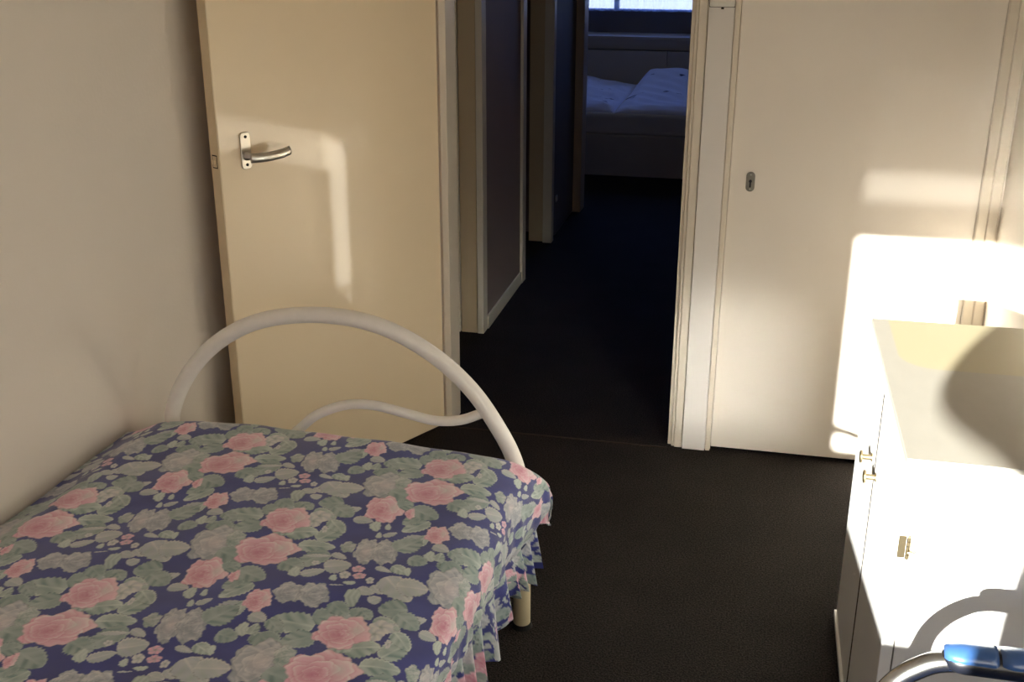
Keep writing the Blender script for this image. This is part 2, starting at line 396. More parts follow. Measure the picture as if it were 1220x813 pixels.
# ------------------------------------------------------------------ far bedroom
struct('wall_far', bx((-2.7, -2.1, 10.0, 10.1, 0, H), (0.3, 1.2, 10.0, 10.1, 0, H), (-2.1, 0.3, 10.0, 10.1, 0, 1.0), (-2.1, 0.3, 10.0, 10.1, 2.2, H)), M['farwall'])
struct('wall_far_left', bx((-2.7, -2.6, 6.85, 10.1, 0, H)), M['hallwall'])
struct('wall_far_right', bx((1.1, 1.2, 6.85, 10.1, 0, H)), M['hallwall'])
struct('wall_far_front', bx((-2.7, -1.235, 6.75, 6.85, 0, H), (-0.17, 1.2, 6.75, 6.85, 0, H)), M['hallwall'])
w2 = struct('window_2', bx((-2.1, 0.3, 9.98, 10.05, 1.0, 1.022), (-2.1, 0.3, 9.98, 10.05, 2.16, 2.2), (-2.1, -2.06, 9.98, 10.05, 1.0, 2.2), (0.26, 0.3, 9.98, 10.05, 1.0, 2.2),
                          (-1.32, -1.28, 9.98, 10.05, 1.02, 2.18), (-0.5, -0.46, 9.98, 10.05, 1.02, 2.18)), M['winframe'])
struct('window_pane', bx((-2.06, 0.26, 10.012, 10.016, 1.02, 2.18)), M['glass'], parent=w2)
def curtain():
    bm = bmesh.new(); rows = []
    nx, nz = 420, 6
    for i in range(nx+1):
        x = -2.15 + 2.5*i/nx
        ph = x*58 + 2.2*math.sin(x*5.1) + 1.3*math.sin(x*11.7)
        y = 9.93 + 0.026*math.sin(ph) + 0.010*math.sin(2.3*ph+1)
        rows.append([bm.verts.new((x, y + 0.004*math.sin(3*j+x*9), 1.01 + 1.22*j/nz)) for j in range(nz+1)])
    for i in range(nx):
        for j in range(nz): bm.faces.new((rows[i][j], rows[i+1][j], rows[i+1][j+1], rows[i][j+1]))
    return bm
cu = obj('net_curtain', curtain(), M['net'], smooth=True); tag(cu, 'sheer gathered net curtain across the far bedroom window', 'curtain')
sill = obj('window_shelf', bx((-2.25, 0.45, 9.60, 9.998, 0.80, 0.825), (-2.25, 0.45, 9.62, 9.64, 0.715, 0.80)), M['farbed'], bevel=0.003)
tag(sill, 'pale shelf above the headboard under the far window', 'shelf')

fb = empty('double_bed', (-1.0, 8.8, 0), 0, 'low beige double bed in the far bedroom under the window', 'bed')
obj('bed_base', bx((-1.98, 0.02, 7.85, 9.60, 0.0, 0.292)), M['farbed'], fb, bevel=0.004)
obj('mattress', bx((-1.95, -0.01, 7.88, 9.56, 0.293, 0.44)), M['mattress'], fb, bevel=0.03, seg=4)
obj('headboard', bx((-2.0, -0.805, 9.56, 9.60, 0.292, 0.712), (-0.801, 0.04, 9.56, 9.60, 0.292, 0.712)), M['farbed'], fb, bevel=0.004)

def print_mat():
    m = bpy.data.materials.new('far_duvet_cotton'); m.use_nodes = True
    n = m.node_tree.nodes; l = m.node_tree.links; b = n['Principled BSDF']
    t = n.new('ShaderNodeTexCoord'); mpn = n.new('ShaderNodeMapping'); mpn.inputs['Scale'].default_value = (5.0, 7.0, 1.0)
    l.new(t.outputs['Object'], mpn.inputs[0])
    no = n.new('ShaderNodeTexNoise'); no.inputs['Scale'].default_value = 1.3; no.inputs['Detail'].default_value = 5
    l.new(mpn.outputs[0], no.inputs['Vector'])
    r = n.new('ShaderNodeValToRGB'); e = r.color_ramp.elements
    e[0].position = 0.30; e[0].color = s2l((60, 55, 80))+(1,); e[1].position = 0.35; e[1].color = s2l((232, 232, 240))+(1,)
    l.new(no.outputs['Fac'], r.inputs[0]); l.new(r.outputs[0], b.inputs['Base Color']); b.inputs['Roughness'].default_value = 0.9
    return m
M['duvet'] = print_mat()
def duvet(x0, x1, y0, y1, zf, edge=0.06):
    bm = bmesh.new(); nx, ny = 60, 70; top = []; 
    for j in range(ny+1):
        r = []
        for i in range(nx+1):
            s, t = i/nx, j/ny
            e = min(1, min(s, 1-s)*nx/6.0)**0.5 * min(1, min(t, 1-t)*ny/5.0)**0.5
            x = x0 + (x1-x0)*s; y = y0 + (y1-y0)*t
            r.append(bm.verts.new((x, y, zf(x, y, s, t)*e + (1-e)*0.442)))
        top.append(r)
    for j in range(ny):
        for i in range(nx): bm.faces.new((top[j][i], top[j][i+1], top[j+1][i+1], top[j+1][i]))
    edge_l = [top[0][i] for i in range(nx+1)] + [top[j][nx] for j in range(1, ny+1)] + [top[ny][i] for i in range(nx-1, -1, -1)] + [top[j][0] for j in range(ny-1, 0, -1)]
    lo = [bm.verts.new((v.co.x, v.co.y, 0.4395)) for v in edge_l]
    n = len(lo)
    for i in range(n): bm.faces.new((edge_l[i], lo[i], lo[(i+1)%n], edge_l[(i+1)%n]))
    bm.faces.new(lo); return bm
def wr(x, y): return 0.006*math.sin(x*7+y*6+2*math.sin(y*3))+0.004*math.sin(y*13-x*9+1.5*math.sin(x*8))+0.003*math.sin(x*31+y*27)
da = obj('duvet', duvet(-1.92, -1.03, 7.93, 9.45, lambda x, y, s, t: 0.482 + wr(x, y) + 0.045*math.exp(-((x+1.5)/0.2)**2)*t), M['duvet'], smooth=True)
tag(da, 'crumpled white print duvet on the left half of the far bed', 'duvet', 'duvets on the far bed')
db = obj('duvet', duvet(-1.02, -0.06, 7.91, 9.50, lambda x, y, s, t: 0.485 + wr(y, x) + 0.115*math.exp(-((x+0.75)/0.26)**4)*min(1, max(0, (t-0.25)*1.8))), M['duvet'], smooth=True)
tag(db, 'puffed up white print duvet on the right half of the far bed', 'duvet', 'duvets on the far bed')

# ------------------------------------------------------------------ single bed with the arch
BX, BR, BY = -0.949, 0.459, 2.32
bed = empty('single_bed', (BX, 1.4, 0), 0, 'single bed with a white enamelled tubular arch footboard against the left wall', 'bed')
obj('mattress', bx((-1.40, -0.53, 0.32, 2.26, 0.24, 0.47)), M['mattress'], bed, bevel=0.05, seg=4)
obj('side_rail', bx((-0.560, -0.535, 0.32, 2.305, 0.20, 0.235)), M['tube'], bed, bevel=0.004)
obj('side_rail', bx((-1.425, -1.40, 0.32, 2.305, 0.20, 0.235)), M['tube'], bed, bevel=0.004)
def arch_pts(y):
    p = [(BX-BR, y, 0.20), (BX-BR, y, 0.30), (BX-BR, y, 0.40)]
    ctrl = [(-1.402, 0.50), (-1.350, 0.605), (-1.262, 0.700), (-1.140, 0.768), (-0.985, 0.795), (-0.840, 0.780), (-0.715, 0.722), (-0.618, 0.640), (-0.548, 0.540), (-0.508, 0.455)]
    p += [(x, y, z) for x, z in ctrl] + [(BX+BR, y, 0.36), (BX+BR, y, 0.28), (BX+BR, y, 0.20)]
    return p
obj('footboard_arch', tube(spline(arch_pts(BY), 8), 0.0195, 20), M['tube'], bed, smooth=True)
sb = obj('footboard_bar', tube(spline([(-1.40, BY, 0.42), (-1.28, BY, 0.40), (-1.14, BY, 0.42), (-1.06, BY, 0.488), (-1.01, BY, 0.532), (-0.935, BY, 0.566), (-0.860, BY, 0.573), (-0.780, BY, 0.560), (-0.705, BY, 0.548), (-0.64, BY, 0.557), (-0.582, BY, 0.583)], 8), 0.0122, 14), M['tube'], bed, smooth=True)
for y in (BY, 0.33):
    for x in (BX-BR, BX+BR):
        o = obj('leg', tube([(x, y, 0.012), (x, y, 0.20)], 0.0215, 20), M['leg'], bed, smooth=False, bevel=0.001)
        for p in o.data.polygons:
            if len(p.vertices) == 4: p.use_smooth = True
        f = bmesh.new(); bmesh.ops.create_cone(f, cap_ends=True, segments=20, radius1=0.027, radius2=0.024, depth=0.012, matrix=Matrix.Translation((x, y, 0.006)))
        obj('foot_cap', f, M['black'], o)
obj('footboard_rail', bx((BX-BR, BX+BR, BY-0.012, BY+0.012, 0.205, 0.232)), M['tube'], bed, bevel=0.003)
obj('headboard_arch', tube(spline([(BX-BR, 0.30, 0.2), (BX-BR, 0.30, 0.45), (BX-0.38, 0.30, 0.70), (BX-0.2, 0.30, 0.826), (BX, 0.30, 0.876), (BX+0.2, 0.30, 0.826), (BX+0.38, 0.30, 0.70), (BX+BR, 0.30, 0.45), (BX+BR, 0.30, 0.2)], 8), 0.0182, 16), M['tube'], bed, smooth=True)

# ---- printed fabric: a rose print painted as per-vertex dye colours
# origin, repeat vectors and motifs of the print, in metres on the cloth:
# (kind, x, y, half length, half width, turn, hue)
RX, RY = -0.8765, 1.7290
L1, L2 = (0.2425, -0.3215), (0.2425, 0.3215)
E_ = [
  ('leaf', 0.0985, 0.0936, 0.0376, 0.0210, 1.098, 0), ('leaf', 0.0898, 0.0378, 0.0361, 0.0225, 0.258, 0), ('leaf', 0.0988, -0.0124, 0.0432, 0.0225, -2.032, 1),
  ('leaf', 0.1190, -0.0545, 0.0241, 0.0130, 0.749, 2), ('leaf', 0.0726, -0.0428, 0.0262, 0.0250, -0.318, 1), ('leafr', 0.0862, -0.0640, 0.0114, 0.0180, 0.224, 0),
  ('leaf', -0.0990, 0.1107, 0.0407, 0.0310, -3.085, 0), ('leaf', -0.0719, 0.0670, 0.0308, 0.0250, -2.400, 1), ('leaf', -0.0427, 0.1493, 0.0316, 0.0250, 0.371, 1),
  ('leaf', -0.0085, 0.1642, 0.0285, 0.0150, 0.306, 2), ('leaf', 0.0426, 0.0775, 0.0317, 0.0275, 0.360, 0), ('leaf', 0.0097, -0.0901, 0.0344, 0.0275, -0.351, 1),
  ('leaf', 0.0074, -0.1467, 0.0357, 0.0190, -2.145, 0), ('leaf', 0.0168, -0.2100, 0.0350, 0.0225, -2.116, 2), ('leaf', -0.0093, -0.1285, 0.0230, 0.0150, -2.007, 1),
  ('leaf', 0.0388, -0.1947, 0.0220, 0.0100, -1.344, 0), ('leafr', 0.0682, -0.2497, 0.0115, 0.0187, 0.223, 0), ('leaf', 0.0876, -0.2448, 0.0163, 0.0110, 1.594, 0),
  ('leaf', 0.0511, -0.2740, 0.0196, 0.0200, -0.103, 1), ('leaf', 0.0639, 0.1951, 0.0230, 0.0110, 0.327, 2), ('leaf', 0.1054, 0.1926, 0.0206, 0.0130, 0.693, 2),
  ('leaf', 0.1414, 0.1613, 0.0208, 0.0140, 0.006, 2), ('leafr', 0.1728, 0.1474, 0.0117, 0.0196, 0.224, 0), ('leafr', 0.1985, 0.1519, 0.0061, 0.0120, 0.224, 0),
  ('leafr', 0.1912, 0.1148, 0.0062, 0.0113, 0.224, 0), ('leaf', 0.2118, 0.1258, 0.0160, 0.0080, 0.861, 2), ('leaf', 0.1543, -0.0175, 0.0263, 0.0250, 0.493, 2),
  ('fl', 0.1789, -0.0433, 0.0108, 0.0129, 0.224, 2), ('leafr', 0.1614, -0.0588, 0.0072, 0.0106, 0.224, 0), ('leaf', 0.1754, -0.0792, 0.0128, 0.0020, 0.281, 2),
  ('fl', 0.1957, -0.0176, 0.0128, 0.0116, 0.224, 3), ('fl', 0.2059, -0.0391, 0.0129, 0.0102, 0.224, 3), ('fl', 0.2299, -0.0475, 0.0078, 0.0109, 0.224, 2),
  ('leaf', 0.2420, -0.0055, 0.0169, 0.0080, -0.198, 2), ('leaf', 0.2519, -0.0710, 0.0161, 0.0110, -0.681, 2), ('leaf', 0.2330, -0.0824, 0.0173, 0.0130, -0.161, 2),
  ('leaf', 0.2577, -0.1009, 0.0126, 0.0130, 0.817, 2), ('leafr', 0.1963, -0.0657, 0.0117, 0.0063, 0.224, 0), ('leafr', 0.2164, -0.1063, 0.0145, 0.0282, 0.224, 1),
  ('leaf', 0.2469, -0.1469, 0.0182, 0.0200, 0.885, 1), ('leaf', 0.2068, -0.1462, 0.0250, 0.0190, -0.626, 1), ('leaf', 0.2856, -0.0554, 0.0426, 0.0300, -0.728, 2),
  ('leaf', 0.2984, -0.1185, 0.0268, 0.0300, -2.724, 1), ('leaf', 0.3336, -0.1416, 0.0280, 0.0250, -0.492, 1), ('leaf', 0.2983, -0.1617, 0.0221, 0.0170, -0.080, 0),
  ('leaf', 0.3159, -0.1745, 0.0159, 0.0150, -0.438, 2), ('leaf', 0.3430, -0.2010, 0.0271, 0.0180, -0.730, 0), ('leaf', -0.4178, 0.2824, 0.0199, 0.0250, 1.290, 1),
  ('fl', 0.0535, 0.1441, 0.0216, 0.0220, 0.224, 2), ('leafr', 0.0803, 0.1511, 0.0061, 0.0082, 0.224, 2), ('fl', 0.2915, -0.2006, 0.0182, 0.0218, 0.223, 2),
  ('fl', 0.3230, -0.2196, 0.0057, 0.0135, 0.223, 2), ('leaf', -0.1616, 0.1081, 0.0182, 0.0150, -0.302, 2), ('leaf', 0.1203, -0.2288, 0.0247, 0.0150, -0.677, 1),
  ('leaf', 0.1441, 0.0177, 0.0174, 0.0100, -0.388, 2), ('leaf', -0.1299, 0.0494, 0.0251, 0.0175, -0.662, 1), ('leaf', 0.1076, 0.0065, 0.0253, 0.0060, 0.350, 2),
  ('fl', 0.1108, -0.0211, 0.0074, 0.0087, 0.224, 2), ('leaf', 0.2583, -0.1502, 0.0165, 0.0150, -0.734, 1), ('leaf', 0.2508, -0.2508, 0.0207, 0.0200, -0.410, 0),
  ('leaf', 0.2530, -0.1921, 0.0215, 0.0150, -0.425, 2), ('leaf', 0.2717, 0.0045, 0.0196, 0.0150, -0.409, 0), ('leafr', 0.2857, 0.0056, 0.0074, 0.0135, 0.224, 0),
  ('leaf', 0.1257, -0.2727, 0.0307, 0.0250, -0.712, 1), ('grey', -0.3468, 0.3142, 0.0540, 0.0661, 0.225, 3), ('leaf', -0.2923, 0.2846, 0.0380, 0.0300, -0.240, 1),
  ('leaf', -0.4168, 0.2825, 0.0298, 0.0275, 0.225, 2), ('grey', -0.3152, 0.3396, 0.0191, 0.0345, 0.225, 1), ('grey', 0.1028, -0.1307, 0.0282, 0.0342, 0.224, 0),
  ('grey', 0.1483, -0.1215, 0.0302, 0.0402, 0.224, 0), ('grey', 0.1479, 0.0561, 0.0165, 0.0229, 0.224, 1), ('grey', 0.1880, 0.0497, 0.0248, 0.0526, 0.224, 3),
  ('grey', 0.2246, 0.0568, 0.0274, 0.0512, 0.224, 0), ('leaf', 0.2579, 0.1007, 0.0342, 0.0275, 1.053, 1), ('rose', -0.3167, 0.2157, 0.0420, 0.0558, 0.224, 1),
  ('rose', -0.2612, 0.2205, 0.0111, 0.0238, 0.224, 2), ('leaf', -0.2796, 0.2486, 0.0174, 0.0200, 0.721, 1), ('rose', -0.0055, 0.1122, 0.0528, 0.0526, 0.224, 1),
  ('rose', 0.0004, -0.0014, 0.0658, 0.0579, 0.224, 0), ('rose', 0.0593, -0.1654, 0.0267, 0.0375, 0.224, 2),
]
BASES = {
 'navy': (50, 60, 142), 'navy2': (40, 48, 122),
 'pink': (244, 188, 208), 'pinkd': (206, 112, 144), 'pinkl': (255, 240, 240),
 'sage': (182, 196, 192), 'saged': (98, 132, 128), 'sagel': (224, 232, 222),
 'grey': (182, 188, 196), 'greyd': (112, 124, 142), 'greyl': (226, 224, 222),
 'cream': (224, 222, 218), 'outline': (44, 46, 78)}
LB = {k: np.array(s2l(v)) for k, v in BASES.items()}
def hsh(a, b, s):
    return 0.5+0.5*np.sin(a*s+3.1*np.sin(b*s*0.7+1.3)+s)*np.cos(b*s*1.13-2.0*np.sin(a*s*0.6))
def paint(Uu, Vv):
    """dye colours on a grid of fabric coordinates (metres)"""
    nu, nv = len(Uu), len(Vv)
    A, B = np.meshgrid(Uu, Vv, indexing='ij')
    t = hsh(A, B, 31.0)[..., None]
    col = LB['navy']*(1-t) + LB['navy2']*t
    # thin pale twigs on the navy
    order = {'leaf': 0, 'leafr': 0, 'fl': 1, 'grey': 2, 'rose': 3}
    els = []
    for e in E_:
        for i in range(-9, 10):
            for j in range(-9, 10):
                cx = e[1]+i*L1[0]+j*L2[0]; cy = e[2]+i*L1[1]+j*L2[1]
                R = max(e[3], e[4])*1.3
                if cx+R < Uu[0] or cx-R > Uu[-1] or cy+R < Vv[0] or cy-R > Vv[-1]: continue
                els.append((e[0], cx, cy)+e[3:])
    for kind, cx, cy, ax, ay, an, hue in els:
        R = max(ax, ay)*1.3
        i0, i1 = np.searchsorted(Uu, (cx-R, cx+R)); j0, j1 = np.searchsorted(Vv, (cy-R, cy+R))
        if i1 <= i0 or j1 <= j0: continue
        a = A[i0:i1, j0:j1]-cx; b = B[i0:i1, j0:j1]-cy
        c, s = math.cos(an), math.sin(an)
        p = (a*c+b*s)/ax; q = (-a*s+b*c)/ay
        r = np.hypot(p, q); th = np.arctan2(q, p)
        sd_ = (cx*37+cy*53) % 6.28 if False else (ax*811+ay*397+hue*2.1) % 6.28
        if kind == 'twig':
            m = (np.abs(p) < 1) & (np.abs(q+0.8*np.sin(3*p)) < 1); cc = np.broadcast_to(LB['grey'], m.shape+(3,))
            w_ = m.astype(float)*0.7
        elif kind == 'leaf':
            hw = np.sqrt(np.clip(1-np.abs(p)**2.1, 0, 1))*(1-0.32*p)*(1+0.07*np.sin(p*24+sd_))
            m = np.abs(q) < hw
            vein = np.exp(-(q/0.07)**2)*0.75
            lat = 0.5+0.5*np.sin((p*9 - np.abs(q)*5)+sd_)
            base, dk, lt_ = ((LB['sage'], LB['saged'], LB['sagel']), (LB['sage']*0.86, LB['saged']*0.9, LB['sage']), (LB['grey'], LB['sage']*0.9, LB['cream']))[hue]
            k1 = (0.8*lat**1.5*(np.abs(q) > 0.12)*(0.4+0.6*(q < 0)))[..., None]; k2 = np.clip(vein+0.35*hsh(a, b, 150+40*hue)*(q > 0), 0, 1)[..., None]
            cc = base*(1-k1)+dk*k1; cc = cc*(1-k2)+lt_*k2
            g_ = np.clip(0.5+0.45*np.sin(p*2.6+sd_*1.7)+0.35*q, 0, 1)[..., None]*0.5; cc = cc*(1-g_)+dk*g_
            blot = hsh(a+sd_, b-sd_, 75)[..., None]*0.35; cc = cc*(1-blot)+lt_*blot
            rim = (np.exp(-((hw-np.abs(q)-0.10)/0.09)**2)*(q > -0.2)*0.75)[..., None]; cc = cc*(1-rim)+lt_*rim
            ed = np.clip((hw-np.abs(q))/0.07, 0, 1)[..., None]; cc = cc*(0.42+0.58*ed)
            w_ = m.astype(float)
        elif kind == 'leafr':
            rr_ = 1+0.10*np.sin(3*th+sd_)+0.05*np.sin(9*th)
            m = r < rr_; lat = (0.5+0.5*np.sin(p*9-np.abs(q)*6))[..., None]*0.5
            cc = LB['sage']*(1-lat)+(LB['saged'] if hue else LB['sagel'])*lat
            g_ = np.clip(0.5+0.5*q, 0, 1)[..., None]*0.4; cc = cc*(1-g_)+LB['sagel']*g_
            cc = cc*(0.65+0.35*np.clip((rr_-r)/0.12, 0, 1)[..., None]); w_ = m.astype(float)
        elif kind == 'fl':
            rr_ = 0.86+0.16*np.abs(np.cos(2.5*th+sd_))
            m = r < rr_; t1 = (0.5+0.5*np.cos(5*th+sd_*2+4*r))[..., None]*0.6
            b1 = LB['pink'] if hue == 3 else LB['cream']
            cc = b1*(1-t1)+LB['grey']*t1*0.95
            k = np.exp(-(r/0.25)**2)[..., None]*0.6; cc = cc*(1-k)+LB['saged']*k; w_ = m.astype(float)
        else:
            rr_ = 0.93+0.075*np.sin(5*th+sd_)+0.05*np.sin(8*th+1.7*sd_)+0.03*np.sin(17*th+sd_)
            m = r < rr_
            # petals painted from the rim inwards, each paler at its lip
            if kind == 'rose': b1, dk, lt_ = LB['pink'], LB['pinkd'], LB['pinkl']
            else: b1, dk, lt_ = (LB['grey'], LB['greyd'], LB['greyl']) if hue != 1 else (LB['sage'], LB['saged'], LB['greyl'])
            cs = 0.9 if kind == 'rose' else 0.75
            st = (hsh(a*1.3, b*2.4, 170)*0.22)[..., None]
            cc = b1*(1-st)+lt_*st + np.zeros(m.shape+(3,))
            ox, oy = (-0.14, -0.10) if kind == 'rose' else (0.06, 0.04)
            for ring, (cnt, dist, pr_r) in enumerate(((6, 0.66, 0.52), (5, 0.44, 0.42), (5, 0.28, 0.30), (4, 0.14, 0.20), (2, 0.05, 0.10))):
                for k in range(cnt):
                    ph_k = 2*math.pi*k/cnt + sd_ + ring*0.9 + 0.35*math.sin(k*2.3+sd_)
                    fx = ox*(1-dist)+dist*math.cos(ph_k); fy = oy*(1-dist)+dist*math.sin(ph_k)
                    pa = np.hypot((p-fx)+0.035*np.sin(q*15+k), (q-fy)+0.035*np.sin(p*13+k*2))/(pr_r*(1+0.12*math.sin(k*1.7+ring)))
                    ins = np.clip((1-pa)/0.05, 0, 1)
                    # position along the petal: 0 at the heart side, 1 at the lip
                    al = np.clip(0.5+0.5*((p-fx)*math.cos(ph_k)+(q-fy)*math.sin(ph_k))/pr_r, 0, 1)
                    lip = np.clip((pa-0.72)/0.25, 0, 1)*al
                    k1 = (cs*0.75*(1-al)**1.3)[..., None]; k2 = np.clip(0.75*lip+0.30*al+st[..., 0]-0.1, 0, 1)[..., None]
                    pc = b1*(1-k1)+dk*k1; pc = pc*(1-k2)+lt_*k2
                    out_ = (0.28*np.exp(-((pa-1.03)/0.06)**2))[..., None]
                    cc = cc*(1-out_)+dk*out_
                    cc = cc*(1-ins[..., None])+pc*ins[..., None]
            if kind == 'rose':
                g = np.clip((0.55*p-0.15+0.5*(hsh(a, b, 48)-0.5)), 0, 1)[..., None]*0.75; cc = cc*(1-g)+lt_*g
                g = (np.exp(-((p+0.30)/0.42)**2-((q+0.25)/0.45)**2)*0.55)[..., None]; cc = cc*(1-g)+dk*g
                g = (np.exp(-((p-0.45)/0.20)**2-((q-0.1)/0.28)**2)*0.6)[..., None]; cc = cc*(1-g)+LB['cream']*g
            else:
                g = (hsh(a+2, b, 85)*0.45)[..., None]; cc = cc*(1-g)+dk*g
                g = (np.clip(hsh(a, b+1, 120)-0.55, 0, 1)*1.3)[..., None]; cc = cc*(1-g)+lt_*g
            if kind == 'grey' and hue == 3:
                g = (np.exp(-(r/0.4)**2)*0.5)[..., None]; cc = cc*(1-g)+LB['pinkl']*0.9*g
            cc = cc*(0.6+0.4*np.clip((rr_-r)/0.05, 0, 1)[..., None]); w_ = m.astype(float)
        w_ = w_[..., None]; sub = col[i0:i1, j0:j1]; col[i0:i1, j0:j1] = sub*(1-w_)+cc*w_
    return col

def cotton():
    m = bpy.data.materials.new('rose_print_cotton'); m.use_nodes = True
    n = m.node_tree.nodes; l = m.node_tree.links; b = n['Principled BSDF']
    a = n.new('ShaderNodeVertexColor'); a.layer_name = 'dye'
    l.new(a.outputs['Color'], b.inputs['Base Color'])
    b.inputs['Roughness'].default_value = 0.62; b.inputs['Sheen Weight'].default_value = 0.45; b.inputs['Sheen Roughness'].default_value = 0.5
    b.inputs['Specular IOR Level'].default_value = 0.35
    t = n.new('ShaderNodeTexCoord'); wv = n.new('ShaderNodeTexNoise'); wv.inputs['Scale'].default_value = 900
    l.new(t.outputs['Object'], wv.inputs['Vector'])
    n2 = n.new('ShaderNodeTexNoise'); n2.inputs['Scale'].default_value = 14; n2.inputs['Detail'].default_value = 3; l.new(t.outputs['Object'], n2.inputs['Vector'])
    ad = n.new('ShaderNodeMath'); ad.operation = 'MULTIPLY_ADD'; l.new(n2.outputs['Fac'], ad.inputs[0]); ad.inputs[1].default_value = 4.0; l.new(wv.outputs['Fac'], ad.inputs[2])
    bp = n.new('ShaderNodeBump'); bp.inputs['Strength'].default_value = 0.25; bp.inputs['Distance'].default_value = 0.002
    l.new(ad.outputs[0], bp.inputs['Height']); l.new(bp.outputs[0], b.inputs['Normal'])
    return m
M['cotton'] = cotton()

def grid_obj(name, P, col, m, parent=None):
    nu, nv = P.shape[:2]
    me = bpy.data.meshes.new(name)
    idx = np.arange(nu*nv).reshape(nu, nv)
    q = np.stack([idx[:-1, :-1], idx[1:, :-1], idx[1:, 1:], idx[:-1, 1:]], -1).reshape(-1, 4)
    me.vertices.add(nu*nv); me.vertices.foreach_set('co', P.reshape(-1).astype(np.float32))
    me.loops.add(q.size); me.loops.foreach_set('vertex_index', q.reshape(-1).astype(np.int32))
    me.polygons.add(len(q)); me.polygons.foreach_set('loop_start', np.arange(0, q.size, 4, dtype=np.int32))
    me.polygons.foreach_set('use_smooth', np.ones(len(q), dtype=bool))
    me.update(calc_edges=True); me.validate()
    at = me.color_attributes.new('dye', 'FLOAT_COLOR', 'POINT')
    ca = np.ones((nu*nv, 4), np.float32); ca[:, :3] = col.reshape(-1, 3)
    at.data.foreach_set('color', ca.reshape(-1))
    me.materials.append(m)
    o = bpy.data.objects.new(name, me); C.objects.link(o)
    if parent: o.parent = parent
    return o

def sstep(x, a, b):
    t = np.clip((x-a)/(b-a), 0, 1); return t*t*(3-2*t)

# cover: u = distance across the fabric, v = distance along it
Uu = np.arange(-1.494, -0.20, 0.0021)
Vv = np.concatenate([np.arange(0.30, 1.22, 0.008), np.arange(1.22, 2.56, 0.0021)])
Ug, Vg = np.meshgrid(Uu, Vv, indexing='ij')
def hem_z(y):
    return np.interp(y, [0.3, 1.5, 1.75, 2.0, 2.3, 2.45], [0.375, 0.375, 0.355, 0.325, 0.275, 0.265])
# cross section at the open side
xe, rr = -0.575, 0.105
s_ = np.clip(Ug-xe, 0, None); qa = rr*PI/2
ang = np.clip(s_/rr, 0, PI/2)
X = np.where(s_ > 0, xe+rr*np.sin(ang), Ug)
dzu = np.where(s_ > 0, rr*(1-np.cos(ang)), 0) + np.clip(s_-qa, 0, None)
side = sstep(Ug, xe+0.05, xe+0.22)
# length scale so that the hem ends at hem_z
YT = 2.238; rf = 0.058
t_ = np.clip(Vg-YT, 0, None); an2 = np.clip(t_/rf, 0, PI/2)
Y = np.where(t_ > 0, YT+rf*np.sin(an2), Vg)
dzv = np.where(t_ > 0, rf*(1-np.cos(an2)), 0) + np.clip(t_-rf*PI/2, 0, None)
dzv = np.minimum(dzv, 0.215)
full = (Uu[-1]-xe)-qa+rr
drop_max = 0.505-hem_z(np.minimum(Y, 2.40))
dzu = dzu*drop_max/full
dz = (dzu**3.0+dzv**3.0)**(1/3.0)
dz = np.minimum(dz, np.maximum(drop_max, dzv))
Z = 0.500 + 0.020*np.cos(np.clip((X+1.05)/0.52, -1, 1)*PI/2) - 0.034*sstep(-X, 1.38, 1.494) - dz
# corner swells out around the foot of the arch
corner = side*sstep(Vg, 2.02, 2.30)
X = X + 0.030*corner*np.sin(np.clip(dzu/drop_max, 0, 1)*PI*0.75) + 0.010*side
Y = Y + 0.078*corner*np.sin(np.clip(dz/0.22, 0, 1)*PI*0.62)
fold = side*np.clip(dzu/drop_max, 0, 1)
X = X - 0.022*side*sstep(dzu/drop_max, 0.72, 1.0)
X = X + fold*(0.0045*np.sin(Vg*61+1.5*np.sin(Vg*17))+0.003*np.sin(Vg*113+dzu*20))
Z = Z + (1-side)*(0.0022*np.sin(Ug*9+Vg*5.3)+0.0018*np.sin(Ug*15-Vg*19)+0.0012*np.sin(Ug*37+Vg*11))
Y = Y + sstep(t_, 0.05, 0.15)*0.004*np.sin(Ug*70)
P = np.stack([X, Y, Z], -1)
cover = grid_obj('bedspread', P, paint(Uu-RX, Vv-RY), M['cotton'])
tag(cover, 'navy bedspread printed with pink roses and sage leaves on the single bed', 'bedspread')
# frill hanging from the hem on the open side
fv = np.arange(0.30, 3.60, 0.004); fu = np.linspace(0, 0.17, 34)
Fu, Fv = np.meshgrid(fu, fv, indexing='ij')
yb = 0.30 + (Fv-0.30)*(2.03/3.30)          # gathered length
tt = Fu/0.17
amp = 0.006 + 0.015*tt
ph = Fv*46 + 1.4*np.sin(Fv*5.3) + 0.8*np.sin(Fv*11.9)
top = hem_z(yb)+0.03
bot = np.interp(yb, [0.3, 1.6, 1.8, 1.95, 2.08, 2.2, 2.33], [0.235, 0.235, 0.225, 0.215, 0.255, 0.185, 0.168]) + 0.008*np.sin(ph*0.5)
FX = -0.468 + amp*np.sin(ph) + 0.006*tt + 0.005*np.sin(ph*2.1+1)*tt
FY = yb + (0.012*tt)*np.cos(ph*1.0+0.5)
FZ = top*(1-tt)+bot*tt
fr = grid_obj('frill', np.stack([FX, FY, FZ], -1), paint(fu*1.5-0.9, fv-1.0), M['cotton'], cover)
fr['label'] = 'gathered floral frill'
piping = obj('hem_piping', tube([(float(x), float(y), float(z)) for x, y, z in P[-1, ::24]], 0.0022, 6), mat('navy_piping', (60, 62, 96), 0.8), cover, smooth=True)

